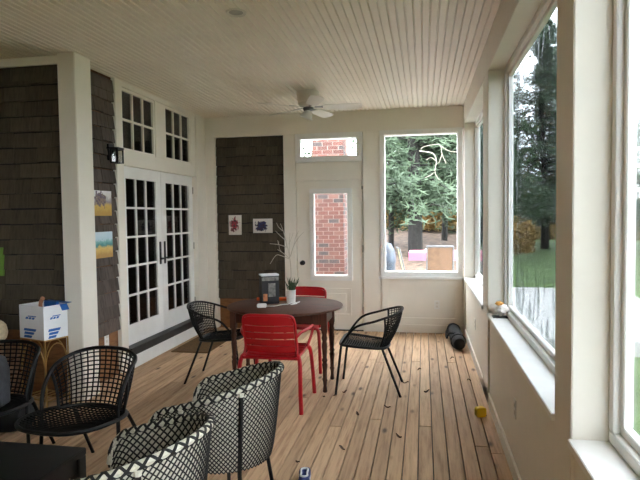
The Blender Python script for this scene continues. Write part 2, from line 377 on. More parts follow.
# shingles: wedge that is thick at its butt
EXPO = .135; shingle_mesh = {}
def shingle(wd, mat, ax):
    k = (round(wd, 2), mat, ax)
    if k not in shingle_mesh:
        m = MB(); wv = k[0]-.004; h = EXPO-.010  # short of the next course, leaving a groove for its shadow line
        # local: front face toward -y (ax y) or +x (ax x)
        P = [(0, 0, 0), (wv, 0, 0), (wv, -.034, 0), (0, -.034, 0), (0, 0, h), (wv, 0, h), (wv, -.018, h), (0, -.018, h)]
        if ax == 'x': P = [(-p[1], p[0], p[2]) for p in P]
        m.v = P; m.f = [(0, 3, 2, 1), (4, 5, 6, 7), (0, 1, 5, 4), (1, 2, 6, 5), (2, 3, 7, 6), (3, 0, 4, 7)]
        shingle_mesh[k] = m.mesh('shingle', mat)
    return shingle_mesh[k]
def shingles(parent, a0, a1, z0, z1, plane, ax, mat, wmin=.09, wmax=.22):
    z = z0
    while z < z1-.02:
        a = a0
        while a < a1-.01:
            wd = round(rng.uniform(wmin, wmax), 2)
            if a+wd > a1-.06: wd = a1-a
            zz = min(z+rng.uniform(-.005, .005), z1-EXPO)
            link('shingle', shingle(wd, mat, ax), parent, (a, plane, zz) if ax == 'y' else (plane, a, zz)); a += wd
        z += EXPO
BX(-2.906, -1.908, YB+.058, YB+.075, .41, 2.72).build('building_paper', 'building_paper', wb)  # dark backing so the grooves between courses read as shadow
shingles(wb, -2.906, -1.908, .42, 2.712, YB+.056, 'y', 'shingle')
# ------------------------------------------------------------------ left wall with french doors
DY0, DY1, DZ0, DZ1 = 5.20, 7.02, .20, 2.134; XI = XL-.16; DX = XL-.045
wl = struct(BX(XI, XL-.03, YP+.06, 5.05, -.1, H).build('wall_left', 'plywood'))
BX(XL-.03, XL-.0345, 4.43, 5.05, .44, H-.005).build('building_paper', 'building_paper', wl)  # dark sheet giving shaded grooves between these courses
shingles(wl, 4.44, 5.05, .45, H-.02, XL-.030, 'x', 'shingle_side')
def lp(name, y0, y1, z0, z1, dx=0., bevel=.004): return BX(XI, XL+dx, y0, y1, z0, z1).build(name, 'paint', wl, bevel=bevel)
lp('casing', 5.05, DY0-.02, 0, H, .012); lp('casing', DY1, 7.13, 0, H, .012); lp('corner_board', 7.13, YB-.03, 0, H, -.002)
lp('head_casing', DY0-.02, DY1, DZ1, 2.285); lp('top_casing', DY0-.02, DY1, 2.934, H, .006); lp('mullion', 6.88, DY1, 2.285, 2.934); lp('mullion', 5.90, 6.15, 2.285, 2.934)
BX(XI, XL+.04, DY0-.06, DY1+.06, 0, .14).build('door_step', 'door_white', wl, bevel=.004)
BX(XI, XL+.05, DY0-.03, DY1+.03, .14, .222).build('threshold', 'threshold', wl, bevel=.004)
for k, (a, b) in enumerate(((DY0-.02, 5.90), (6.15, 6.88))):
    wt = struct(ring_frame(MB(), a, b, 2.285, 2.934, .03, XL-.06, XL-.008, 'x').build('window_%d' % (7+k), 'paint', bevel=.003))
    for q in (1, 2): yy = a+.03+(b-a-.06)*q/3; BX(XL-.05, XL-.014, yy-.011, yy+.011, 2.315, 2.904).build('muntin', 'paint', wt)
    BX(XL-.049, XL-.015, a+.03, b-.03, 2.599, 2.621).build('muntin', 'paint', wt)
    for q in range(3):
        for r_ in range(2):
            y0 = a+.03+(b-a-.06)*q/3; BX(XL-.036, XL-.033, y0, y0+(b-a-.06)/3, (2.315, 2.61)[r_], (2.61, 2.904)[r_]).build('pane', 'dark_pane', wt)
mid = (DY0+DY1)/2
for k, (a, b) in enumerate(((DY0, mid-.002), (mid+.002, DY1))):
    st = .122; g0, g1, gz0, gz1 = a+st, b-st, DZ0+.235, DZ1-.125
    m = MB()
    for q in ((a, a+st, DZ0, DZ1), (b-st, b, DZ0, DZ1), (a+st, b-st, DZ0, gz0), (a+st, b-st, gz1, DZ1)): m.box(DX-.055, DX-.012, *q)
    dr = struct(m.build('door_%d' % (2+k), 'door_white'))
    for q in (1, 2): yy = g0+(g1-g0)*q/3; BX(DX-.048, DX-.018, yy-.011, yy+.011, gz0, gz1).build('muntin', 'door_white', dr)
    for q in range(1, 5): zz = gz0+(gz1-gz0)*q/5; BX(DX-.047, DX-.019, g0, g1, zz-.011, zz+.011).build('muntin', 'door_white', dr)
    pm = BX(-.0015, .0015, 0, (g1-g0)/3, 0, (gz1-gz0)/5).mesh('pane', 'dark_pane')
    for q in range(3):
        for r_ in range(5): link('pane', pm, dr, (DX-.033, g0+(g1-g0)*q/3, gz0+(gz1-gz0)*r_/5))
    hy = b-.055 if k == 0 else a+.055
    hd = BX(DX-.014, DX-.002, hy-.02, hy+.02, 1.03, 1.30).build('handle_plate', 'black_metal', dr, bevel=.004)
    sg = -1 if k == 0 else 1
    MB().tube([(DX-.004, hy, 1.10), (DX+.045, hy, 1.10), (DX+.05, hy+sg*-.02, 1.10), (DX+.05, hy-sg*-.10, 1.10)], .009).build('handle', 'black_metal', hd, smooth=True)
    for z in (.45, 1.2, 1.95): BX(DX-.014, DX+.004, (a-.004 if k == 0 else b-.008), (a+.008 if k == 0 else b+.004), z-.045, z+.045).build('hinge', 'hinge_metal', dr)
# dark room inside the house
hr = MB(); hr.box(-6.2, XI-.005, YP+.2, YB+.6, -.1, H); hrm = struct(hr.build('house_interior', 'dark_interior'))
for p_ in hrm.data.polygons:
    if p_.normal.x > .9: fi = p_.index
bm = bmesh.new(); bm.from_mesh(hrm.data); bm.faces.ensure_lookup_table(); bmesh.ops.delete(bm, geom=[bm.faces[fi]], context='FACES'); bm.to_mesh(hrm.data); bm.free()
# side wall facing the porch seating corner
ws = struct(BX(XW-.1, XL-.06, YP+.018, YP+.055, -.1, H).build('wall_side', 'plywood'))
BX(XW, -3.05, YP+.012, YP+.018, .59, H-.01).build('building_paper', 'building_paper', ws)  # dark backing, painted shade for the course lines
shingles(ws, XW+1.0, -3.04, .60, H-.06, YP+.012, 'y', 'shingle', .11, .24)
BX(XW, -3.05, YP-.03, YP+.012, H-.07, H).build('frieze_board', 'paint', ws)
tp = struct(BX(-3.05, -2.885, 4.2, 4.43, 0, H).build('trim_1', 'paint', bevel=.005))
# outer walls that the camera does not see
struct(BX(XW-.2, XW, YF, YP, -.1, H).build('wall_far_left', 'shingle'))
wf = MB().box(XW, XR+.19, YF-.2, YF, -.1, H)
struct(wf.build('wall_front', 'shingle'))

# ------------------------------------------------------------------ black cord chairs
def cord_chair(label, loc, rz, group):
    t = thing('cord_chair', label, 'chair', loc, rz, group)
    loop = [(-.225, -.255, .445), (-.25, -.125, .605), (-.262, .05, .665), (-.215, .2, .712), (-.11, .262, .735), (0, .278, .738), (.11, .262, .735), (.215, .2, .712), (.262, .05, .665), (.25, -.125, .605), (.225, -.255, .445)]
    lc = catmull(loop, 8)
    MB().tube(lc, .0105, 8).build('arm_rail', 'black_metal', t, smooth=True)
    hoop = [(-.2, -.262, .447), (0, -.275, .443), (.2, -.262, .447), (.235, -.2, .44), (.215, .0, .42), (.165, .12, .412), (0, .155, .41), (-.165, .12, .412), (-.215, .0, .42), (-.235, -.2, .44)]
    hp = catmull(hoop, 6, True)
    MB().tube(hp, .0125, 8, True).build('seat_rail', 'black_metal', t, smooth=True)
    for s in (-1, 1):
        MB().tube([(s*.226, -.252, .445), (s*.238, -.305, 0)], .011).build('leg', 'black_metal', t, smooth=True)
        MB().tube([(s*.175, .10, .415), (s*.222, .262, 0)], .011).build('leg', 'black_metal', t, smooth=True)
    # seat weave
    m = MB(); zs = lambda x, y: .415+.028*max(0, -y/.27)+.0-.02*(1-min(1, (x/.22)**2))
    def xr_at(y): 
        best = max((p.x for p in hp if abs(p.y-y) < .03), default=.2); return best
    ny = 20
    for i in range(ny+1):
        y = -.265+.41*i/ny; xm = xr_at(y)
        if y > .1: xm = .165*math.sqrt(max(.02, 1-((y-.1)/.056)**2))
        m.tube([(xm*q/4, y, zs(xm*q/4, y)+.003) for q in range(-4, 5)], .004, 4)
    for i in range(-9, 10):
        xx = .0235*i; y1 = .15-.9*xx*xx if abs(xx) < .17 else .15-.026-(abs(xx)-.17)*3.2
        m.tube([(xx, -.268+(y1+.268)*q/5, zs(xx, -.268+(y1+.268)*q/5)-.002) for q in range(6)], .004, 4)
    stuff(m.build('woven_seat', 'black_cord', t))
    # back weave between the seat rear and the top rail
    top = lc[20:-20]; nT = len(top)
    def low(u): a = math.pi*u; return Vector((-.17*math.cos(a), .085+.068*math.sin(a), .416))
    def bp(u, v):
        f = u*(nT-1); i = min(nT-2, int(f)); tpnt = top[i].lerp(top[i+1], f-i); l = low(u)
        p = l.lerp(tpnt, v); out = Vector((p.x, p.y, 0)); 
        return p+Vector((0, .02*math.sin(math.pi*v), 0))
    m = MB()
    for i in range(23): m.tube([bp(i/22, q/6) for q in range(7)], .0048, 4)
    for j in range(1, 13): m.tube([bp(q/22, j/13) for q in range(23)], .0045, 4)
    stuff(m.build('woven_back', 'black_cord', t))
    for u in (0, 1): MB().tube([bp(u, q/6) for q in range(7)], .0095).build('back_stile', 'black_metal', t, smooth=True)
    return t
g = 'black cord armchairs at the round table'
ch = cord_chair('black cord armchair drawn up to the side of the round table nearest the windows', (-.465, 4.945, 0), R(-90), g)
copy_tree(ch, (-1.98, 5.03, 0), R(90), 'black cord armchair between the french doors and the round table', g)
def lounge_chair(label, loc, rz, group):
    t = thing('cord_lounge_chair', label, 'chair', loc, rz, group)
    loop = [(-.272, -.03, .47), (-.278, .0, .56), (-.272, .08, .665), (-.235, .2, .715), (-.13, .268, .742), (0, .285, .748), (.13, .268, .742), (.235, .2, .715), (.272, .08, .665), (.278, .0, .56), (.272, -.03, .47)]
    lc = catmull(loop, 8); MB().tube(lc, .012, 8).build('arm_rail', 'black_metal', t, smooth=True)
    hc = Vector((0, -.075, 0)); hx, hy = .275, .27
    def hz(y): return .435 - .05*(y+.34)/.54 + .012*math.sin((y+.3)*5)
    hp = [(hx*math.copysign(abs(math.cos(a))**.8, math.cos(a)), hc.y+hy*math.copysign(abs(math.sin(a))**.8, math.sin(a))) for a in [2*math.pi*k/48 for k in range(48)]]
    MB().tube([(x, y, hz(y)) for x, y in hp], .0125, 8, True).build('seat_rail', 'black_metal', t, smooth=True)
    for s in (-1, 1):
        MB().tube([(s*.272, -.03, .475), (s*.275, -.035, .3), (s*.285, -.05, 0)], .011).build('leg', 'black_metal', t, smooth=True)
        MB().tube([(s*.2, .15, .39), (s*.235, .36, 0)], .011).build('leg', 'black_metal', t, smooth=True)
    ex = lambda q: max(0., 1-abs(q)**2.5)**.4
    zs = lambda x, y: hz(y)-.035*max(0, 1-(x/hx)**2-((y-hc.y)/hy)**2)
    m = MB()
    for i in range(-9, 10):
        y = hc.y+hy*i/9.6; xm = hx*ex((y-hc.y)/hy); m.tube([(xm*q/5, y, zs(xm*q/5, y)+.003) for q in range(-5, 6)], .0045, 4)
        x = hx*i/9.6; ym = hy*ex(x/hx); m.tube([(x, hc.y+ym*q/5, zs(x, hc.y+ym*q/5)-.003) for q in range(-5, 6)], .0045, 4)
    stuff(m.build('woven_seat', 'black_cord', t))
    top = lc[14:-14]; nT = len(top)
    def bp(u, v):
        f = u*(nT-1); i = min(nT-2, int(f)); q = top[i].lerp(top[i+1], f-i); a = math.pi*(.08+.84*u); l = Vector((-.24*math.cos(a), .02+.17*math.sin(a), .40))
        return l.lerp(q, v)+Vector((0, .015*math.sin(math.pi*v), 0))
    m = MB()
    for i in range(21): m.tube([bp(i/20, q/6) for q in range(7)], .0048, 4)
    for j in range(1, 13): m.tube([bp(q/22, j/13) for q in range(23)], .0045, 4)
    stuff(m.build('woven_back', 'black_cord', t))
    for u in (0, 1): MB().tube([bp(u, q/6) for q in range(7)], .0095).build('back_stile', 'black_metal', t, smooth=True)
    MB().tube([bp(q/22, .02) for q in range(23)], .01).build('lower_rail', 'black_metal', t, smooth=True)
    return t
g = 'black cord lounge chairs at the low table'
lch = lounge_chair('empty black cord lounge chair in front of the carton on its wire stand', (-2.01, 2.90, 0), R(-6), g)
copy_tree(lch, (-2.74, 2.98, 0), R(10), 'black cord lounge chair with a grey backpack on its seat', g)

# ------------------------------------------------------------------ black and white woven tub chairs
def tub_chair(label, loc, rz, group):
    t = thing('woven_tub_chair', label, 'chair', loc, rz, group)
    A, B, SL = .30, .31, .33
    arcN = 60; path = [Vector((A*.94, -SL, 0)), Vector((A, 0, 0))]
    path = [Vector((A*(.95+.05*(1+y/SL)), y, 0)) for y in [-SL+SL*i/12 for i in range(12)]]
    path += [Vector((A*math.cos(a), B*math.sin(a), 0)) for a in [math.pi*i/40 for i in range(41)]]
    path += [Vector((-p.x, p.y, 0)) for p in reversed(path[:12])]
    cum = [0]
    for i in range(1, len(path)): cum.append(cum[-1]+(path[i]-path[i-1]).length)
    LT = cum[-1]
    def plan(s):
        d_ = max(0, min(1, s))*LT; i = 0
        while i < len(cum)-2 and cum[i+1] < d_: i += 1
        return path[i].lerp(path[i+1], (d_-cum[i])/(cum[i+1]-cum[i]))
    def rim(s):
        p = plan(s); z = .595+.18*max(0, (p.y+SL)/(B+SL))**1.15
        e = min(s, 1-s)/.075
        if e < 1: z -= (z-.47)*(1-math.sqrt(max(0, 1-(1-e)**2)))
        return z
    Z0 = .31
    def P(s, v):
        p = plan(s); z = Z0+(rim(s)-Z0)*v; k = .80+.20*((z-Z0)/.46)**.7 if z > Z0 else .80
        return Vector((p.x*k, p.y*k, z))
    def N(s, v):
        e = 1e-3; a = P(min(1, s+e), v)-P(max(0, s-e), v); b = P(s, min(1, v+.01))-P(s, max(0, v-.01)); n = a.cross(b); n.normalize()
        return n if n.dot(Vector((P(s, v).x, P(s, v).y, 0))) > 0 else -n
    MB().grid(lambda u, v: P(u, v), 80, 10).build('tub_shell', 'weave_light', t, smooth=True, thick=.004)
    h = .40
    def lattice(pit, off, wd, name):
        m = MB(); kmax = int((LT+h)/pit)+1
        for sg in (1, -1):
            for k in range(-int(h/pit)-1, kmax+1):
                pts = []; nr = []
                for q in range(0, 17):
                    v = q/16; s = (k*pit+sg*v*h + (h if sg < 0 else 0))/LT-(h/LT if sg < 0 else 0)
                    if 0 <= s <= 1: n = N(s, v); pts.append(P(s, v)+n*off); nr.append(n)
                if len(pts) > 1: m.ribbon(pts, nr, wd, .003)
        return stuff(m.build(name, 'weave_black', t))
    lattice(.040, -.0065, .0070, 'inner_lattice'); lattice(.026, .004, .0050, 'outer_lattice')
    rp = [P(i/100, 1) for i in range(101)]
    MB().tube(rp, .016, 8).build('braided_rim', 'weave_light', t, smooth=True)
    m = MB()
    for sg in (1, -1):
        for ph in range(2):
            pts = []; nr = []
            for i in range(0, 401):
                s = i/400; a = sg*s*LT/.10*2*math.pi+ph*math.pi; n = N(s, 1); up = Vector((0, 0, 1)); nn = (n*math.cos(a)+up*math.sin(a)); pts.append(P(s, 1)+nn*.0165); nr.append(nn.normalized())
            m.ribbon(pts, nr, .011, .003)
    stuff(m.build('rim_binding', 'weave_black', t))
    m = MB(); out = [P(i/40, .22) for i in range(41)]; out.append(Vector((-.19, -.275, .435))); out.append(Vector((.19, -.275, .435)))
    zc = .43
    m.rings([[(p.x*.96, p.y*.96, zc) for p in out], [(p.x*.96, p.y*.96, zc-.03) for p in out]]); m.build('seat', 'weave_light', t, bevel=.006)
    m = MB()
    for sg in (1, -1):
        for k in range(-12, 13):
            pts = []
            for q in range(-16, 17):
                x = q*.018; y = sg*x+k*.056
                lim = .215*math.sqrt(max(0, 1-(max(0, y)/.255)**2))
                if abs(x) < lim and -.255 < y < .245: pts.append(Vector((x, y, zc+.002)))
            if len(pts) > 1: m.ribbon(pts, [Vector((0, 0, 1))]*len(pts), .009, .003)
    stuff(m.build('seat_lattice', 'weave_black', t))
    for s in (.14, .33, .67, .86):
        a = P(s, .93)+N(s, .93)*.016; b = P(s, .0)+N(s, .0)*.018; f = b+Vector((b.x*.16, b.y*.22, -.30)); f.z = 0
        MB().tube([a, b, b+Vector((0, 0, -.012)), f], .0115).build('leg', 'black_metal', t, smooth=True)
        sh = MB().tube([a+Vector((0, 0, .002)), a+Vector((0, 0, .02))], .0135); sh.build('leg_cap', 'weave_light', t)
    return t
g = 'woven tub chairs facing the low black table'
tc = tub_chair('black and white woven tub chair closer to the red chairs', (-1.06, 2.75, 0), R(-92), g)
copy_tree(tc, (-1.13, 1.93, 0), R(-95), 'black and white woven tub chair farther from the red chairs, beside the low black table', g)

# ------------------------------------------------------------------ low black table
t = thing('coffee_table', 'low black wooden coffee table among the armchairs', 'table', (-2.14, 1.86, 0))
BX(-.45, .45, -.60, .60, .385, .42).build('table_top', 'black_wood', t, bevel=.004)
for sx in (-1, 1):
    for sy in (-1, 1): BX(sx*.42-.028, sx*.42+.028, sy*.57-.028, sy*.57+.028, 0, .386).build('leg', 'black_wood', t, bevel=.003)
for sy in (-1, 1): BX(-.4, .4, sy*.57-.012, sy*.57+.012, .31, .385).build('apron', 'black_wood', t)
for sx in (-1, 1): BX(sx*.42-.012, sx*.42+.012, -.55, .55, .31, .385).build('apron', 'black_wood', t)

# ------------------------------------------------------------------ round table
TX, TY, TZ = -1.30, 5.03, .742
t = thing('round_table', 'dark wood round dining table with turned legs and worn top', 'table', (TX, TY, 0))
el = [(.553*math.cos(2*math.pi*k/64), .53*math.sin(2*math.pi*k/64)) for k in range(64)]
def sc_(f, z): return [(x*f, y*f, z) for x, y in el]
MB().rings([sc_(.97, TZ-.024), sc_(.995, TZ-.018), sc_(1, TZ-.010), sc_(.995, TZ-.003), sc_(.985, TZ)]).build('table_top', 'table_wood', t, smooth=True)
LX, LY0, LY1 = .425, -.265, .13
prof = [(.017, 0), (.022, .01), (.015, .06), (.02, .1), (.024, .11), (.018, .125), (.02, .2), (.026, .25), (.019, .27), (.027, .29), (.019, .31), (.022, .36), (.027, .42), (.02, .46), (.028, .49), (.02, .52), (.026, .545), (.026, .56)]
for sx in (-1, 1):
    for ly in (LY0, LY1):
        m = MB().lathe(prof, sx*LX, ly, 12); m.box(sx*LX-.027, sx*LX+.027, ly-.027, ly+.027, .558, TZ-.022); m.build('leg', 'turned_wood', t, smooth=True)
for ly in (LY0, LY1): BX(-LX+.027, LX-.027, ly-.011, ly+.011, .61, TZ-.023).build('apron', 'turned_wood', t)
for sx in (-1, 1): BX(sx*LX-.011, sx*LX+.011, LY0+.027, LY1-.027, .61, TZ-.023).build('apron', 'turned_wood', t)

# ------------------------------------------------------------------ red metal armchairs
def red_chair(label, loc, rz, group):
    t = thing('red_armchair', label, 'chair', loc, rz, group)       # front = -y
    WB = .205
    def back(x, z):  # curved and raked back surface
        return Vector((x, .20+.10*(z-.44)/.35-.035*(x/WB)**2, z))
    for k, (z0, z1) in enumerate(((.475, .525), (.533, .583), (.591, .641), (.649, .699), (.707, .782))):
        m = MB(); nx = 10; rings = []
        for i in range(nx+1):
            x = -WB+2*WB*i/nx; a = back(x, z0); b = back(x, z1-(.022*(abs(x)/WB)**6 if k == 4 else 0)); o = Vector((0, .007, 0))
            rings.append([a-o, b-o, b+o, a+o])
        m.rings(rings).build('back_slat', 'red_paint', t, smooth=True)
    fr = [(-.235, .205, .42), back(-WB-.012, .52), back(-WB-.012, .66), back(-WB-.006, .755), back(-WB+.04, .788), back(0, .792), back(WB-.04, .788), back(WB+.006, .755), back(WB+.012, .66), back(WB+.012, .52), (.235, .205, .42)]
    MB().tube(catmull(fr, 5), .012).build('back_frame', 'red_paint', t, smooth=True)
    m = MB()
    sr = catmull([(-.22, -.19, .445), (-.18, -.225, .443), (.18, -.225, .443), (.22, -.19, .445), (.222, .19, .432), (.18, .22, .43), (-.18, .22, .43), (-.222, .19, .432)], 5, True)
    m.tube(sr, .013, 8, True).build('seat_frame', 'red_paint', t, smooth=True)
    for k in range(6):
        y = -.185+.07*k; m = MB(); rings = []
        for i in range(9):
            x = -.215+.43*i/8; z = .448-.012*(1-(x/.215)**2)-.012*(k/5); rings.append([(x, y-.03, z-.005), (x, y+.03, z-.005), (x, y+.03, z+.005), (x, y-.03, z+.005)])
        m.rings(rings).build('seat_slat', 'red_paint', t, smooth=True)
    for s in (-1, 1):
        MB().tube(catmull([(s*.225, .19, .45), (s*.25, .225, .40), (s*.262, .27, .18), (s*.27, .285, 0)], 5), [.017]*16).build('leg', 'red_paint', t, smooth=True)
        MB().tube(catmull([(s*.215, -.19, .44), (s*.245, -.215, .40), (s*.262, -.24, .18), (s*.27, -.255, 0)], 5), [.017]*16).build('leg', 'red_paint', t, smooth=True)
        MB().tube(catmull([back(s*(WB+.012), .60), (s*.25, .18, .635), (s*.285, .05, .645), (s*.29, -.10, .64), (s*.28, -.165, .60), (s*.262, -.16, .53), (s*.235, -.13, .445)], 5), .0125).build('arm', 'red_paint', t, smooth=True)
    return t
g = 'red armchairs at the round table'
rc = red_chair('red slatted armchair turned away from the woven tub chairs, tucked under the table', (-1.235, 3.99+.03, 0), R(180), g)
rc.location = (-1.235, 4.475, 0)
copy_tree(rc, (-1.28, 5.60, 0), R(-3), 'red slatted armchair on the door side of the round table', g)

# ------------------------------------------------------------------ things on the round table
t = thing('appliance_carton', 'black and orange printed appliance carton with white lid on round table', 'box', (-1.475, 5.09, TZ), R(28))
BX(-.085, .085, -.06, .06, .001, .27).build('carton_body', 'box_black', t, bevel=.002)
lid = MB().box(-.088, .088, -.063, .063, .27, .285); lid.build('lid', 'carton_white', t, bevel=.003)
BX(-.02, .05, -.0615, -.0605, .07, .2).build('picture_panel', 'box_image', t); BX(-.07, -.03, -.0615, -.0605, .03, .1).build('picture_panel', 'box_orange', t)
BX(.0855, .0865, -.05, .05, .02, .25).build('side_print', 'box_orange', t); BX(.0868, .0876, -.03, .02, .06, .19).build('side_print', 'box_image', t)
BX(-.082, .082, -.0615, -.0605, .225, .262).build('title_band', 'box_image', t)
def bar(name, label, cat, pts, r, mat):
    return tag(MB().tube(pts, r).build(name, mat, smooth=True), label, cat)
bar('orange_tube', 'short orange plastic tube lying behind the carton on round table', 'tube', [(-1.64, 5.22, TZ+.018), (-1.50, 5.235, TZ+.018), (-1.34, 5.25, TZ+.018)], .017, 'orange_plastic')
PX, PY = -1.27, 5.14
t = thing('potted_twig_tree', 'white twig tree with a green sprig in a white pot', 'plant', (PX, PY, TZ))
MB().lathe([(.038, .001), (.043, .012), (.047, .11), (.050, .125), (.044, .127), (.040, .11), (.02, .108)], 0, 0, 20).build('pot', 'ceramic', t, smooth=True)
tr = random.Random(3); m = MB()
def twig(p, d_, L, r, lev):
    n = 5; pts = [p.copy()]; q = p.copy(); dd = d_.copy()
    for i in range(n):
        dd = (dd+Vector((tr.uniform(-.12, .12), tr.uniform(-.12, .12), .05))).normalized(); q = q+dd*L/n; pts.append(q.copy())
    m.tube(pts, [r*(1-.55*i/n) for i in range(n+1)], 5)
    if lev < 3:
        for k in range(4 if lev == 0 else 3):
            i = tr.randint(2, n) if lev else min(n, 2+k); a = tr.uniform(0, 6.28); sd = Vector((math.cos(a)*1.0, math.sin(a)*.8, 0)); nd = (dd*.75+sd*.75).normalized(); twig(pts[i], nd, L*(.62 if lev else .7), r*.62, lev+1)
def tw(r, *q):   # outline of one branch: across and height in centimetres
    n = len(q); pts = catmull([(a_/100, .02*math.sin(k*1.7+a_), b_/100) for k, (a_, b_) in enumerate(q)], 4); m.tube(pts, [r*(1-.6*i/len(pts)) for i in range(len(pts))], 5)
tw(.007, (0, 10), (0, 30), (-1, 44), (-3, 54)); tw(.005, (-3, 54), (-4.5, 62), (-7, 70), (-10, 77)); tw(.004, (-4, 60), (-9, 65), (-15, 70)); tw(.004, (-7, 70), (-12, 74), (-14, 78))
tw(.005, (-4, 54), (-11, 56.5), (-21, 57.5)); tw(.004, (-12, 56.5), (-13, 61)); tw(.005, (-1, 44), (-6, 47), (-13, 52)); tw(.005, (-1, 43), (-9, 46), (-15, 46), (-20, 38)); tw(.003, (-6, 47), (-10, 52), (-11, 60))
tw(.005, (0, 45), (4, 56), (9, 64), (14, 69)); tw(.004, (-.5, 46), (-1, 58), (0, 68)); tw(.003, (4, 56), (5, 63), (9, 70)); tw(.003, (-1, 57), (2, 64), (3, 68))
m.build('twigs', 'twig_white', t, smooth=True)
m = MB()
for k in range(46):
    a = tr.uniform(0, 6.28); r_ = tr.uniform(.0, .035); b = Vector((.0+r_*math.cos(a), r_*math.sin(a), .108)); e = b+Vector((tr.uniform(-.05, .06), tr.uniform(-.04, .04), tr.uniform(.04, .15)))
    m.tube([b, (b+e)/2+Vector((0, 0, .01)), e], [.003, .006, .001], 4)
m.build('sprig', 'sprig_green', t)
t = thing('cable_adapter', 'small white adapter with trailing cable on the table top', 'adapter', (-1.475, 4.84, TZ), R(15))
BX(-.045, .045, -.028, .028, .001, .034).build('adapter_body', 'white_plastic', t, bevel=.006)
MB().tube(catmull([(.04, .0, .012), (.12, .03, .006), (.18, .10, .005), (.25, .14, .005), (.30, .22, .006), (.33, .15, .005), (.27, .10, .005), (.36, .24, .006)], 6), .0035, 5).build('cable', 'white_plastic', t, smooth=True)

# ------------------------------------------------------------------ ceiling fan and ceiling fittings
FX, FY = -1.275, 6.1
t = thing('ceiling_fan', 'white hugger ceiling fan with five blades and a frosted bell light', 'fan', (FX, FY, H))
MB().lathe([(.10, 0), (.125, -.01), (.125, -.09), (.115, -.12), (.118, -.135), (.10, -.165), (.07, -.18)], 0, 0, 28).build('motor_housing', 'fan_white', t, smooth=True)
MB().lathe([(.05, -.178), (.06, -.19), (.055, -.215), (.03, -.225)], 0, 0, 20).build('hub', 'grey_metal', t, smooth=True)
for k in range(5):
    a = R(4-72*k); ml = Matrix.Rotation(a, 4, 'Z') @ Matrix.Translation((0, 0, -.185)) @ Matrix.Rotation(R(-13), 4, 'X')
    out = []
    for (xx, ww) in ((.17, .05), (.2, .06), (.35, .07), (.5, .076), (.57, .07), (.6, .05), (.61, .0)): out.append((xx, ww))
    poly = [(x_, w_) for x_, w_ in out]+[(x_, -w_) for x_, w_ in reversed(out[:-1])]
    m = MB().rings([[tuple(ml @ Vector((x_, y_, z_))) for x_, y_ in poly] for z_ in (-.004, .004)]); bl = m.build('blade', 'fan_white', t)
    m = MB().rings([[tuple(ml @ Vector((x_, y_, z_))) for x_, y_ in ((.05, -.012), (.14, -.016), (.2, -.04), (.24, 0), (.2, .04), (.14, .016), (.05, .012))] for z_ in (.0045, .0085)]); m.build('blade_iron', 'grey_metal', bl)
tl = Matrix.Translation((.015, -.02, -.22)) @ Matrix.Rotation(R(22), 4, 'Y')
m = MB().rings([[tuple(tl @ Vector((r*math.cos(2*math.pi*k/20), r*math.sin(2*math.pi*k/20), z))) for k in range(20)] for r, z in ((.02, 0), (.035, -.01), (.052, -.035), (.062, -.07), (.078, -.095), (.074, -.094), (.05, -.05), (.01, -.03))]); m.build('light_shade', 'frosted_glass', t, smooth=True)
t = thing('recessed_light', 'round white recessed downlight trim in the beadboard ceiling', 'light', (-1.262, 3.655, H))
MB().lathe([(.04, -.002), (.05, -.004), (.068, -.012), (.072, -.006), (.072, .006)], 0, 0, 28).build('trim_ring', 'fan_white', t, smooth=True); MB().lathe([(.05, -.003), (.046, -.0055)], 0, 0, 24).build('lens', 'hinge_metal', t)
tag(MB().lathe([(.05, 0), (.05, -.008), (.04, -.016)], 0, 0, 24).build('ceiling_cover_plate', 'fan_white', None, True, loc=(-1.877, 6.6, H)), 'small round white cover plate on ceiling behind the fan', 'cover plate')

# ------------------------------------------------------------------ wall things
t = thing('wall_lantern', 'small black framed glass lantern on the shingles beside the french doors', 'lantern', (XL+.0, 4.95, 2.125))
BX(-.008, .012, -.04, .04, .03, .19).build('back_plate', 'black_metal', t, bevel=.003)
for x0 in (.035, .105): ring_frame(MB(), -.055, .055, 0, .14, .011, x0, x0+.011, 'x').build('cage', 'black_metal', t)
for yy in (-.05, .05):
    for zz in (.006, .134): BX(.046, .105, yy-.005, yy+.005, zz-.005, zz+.005).build('cage_rail', 'black_metal', t)
BX(.0, .12, -.06, .06, .14, .152).build('cap', 'black_metal', t); BX(.040, .11, -.046, .046, .012, .13).build('glass_box', 'smoky_glass', t)
MB().lathe([(.01, .14), (.01, .1), (.014, .08), (.014, .05), (.006, .04)], .075, 0, 10).build('bulb', 'threshold', t, smooth=True)
def canvas(name, label, mat, x0, x1, y0, y1, z0, z1): return tag(BX(x0, x1, y0, y1, z0, z1).build(name, mat, bevel=.002), label, 'painting')
SX = XL-.006
canvas('canvas_painting', 'small canvas of a yellow field under grey sky on the shingles', 'art_field', SX, SX+.02, 4.635, 4.93, 1.61, 1.85)
canvas('canvas_painting', 'small canvas of a sandy shore and teal water on the shingles', 'art_shore', SX, SX+.02, 4.635, 4.93, 1.205, 1.455)
canvas('canvas_painting', 'upright white picture with red and black figure on back wall shingles', 'art_red', -2.725, -2.538, YB+.0, YB+.02, 1.33, 1.61)
canvas('canvas_painting', 'wide white picture with navy blue blot on back wall shingles', 'art_blue', -2.364, -2.084, YB+.0, YB+.02, 1.355, 1.555)
tag(BX(-4.0, -3.70, YP-.025, YP-.005, 1.08, 1.335).build('canvas_painting', 'green_canvas', bevel=.002), 'bright green canvas hung on the dark shingled side wall', 'painting')
def outlet(label, loc, rz, wd=.07, h=.115):
    t = thing('wall_outlet', label, 'outlet', loc, rz); BX(-wd/2, wd/2, -.006, 0, -h/2, h/2).build('cover_plate', 'white_plastic', t, bevel=.002)
    for z in (-.022, .022): BX(-.016, .016, -.009, -.005, z-.014, z+.014).build('socket', 'fan_white', t, bevel=.002)
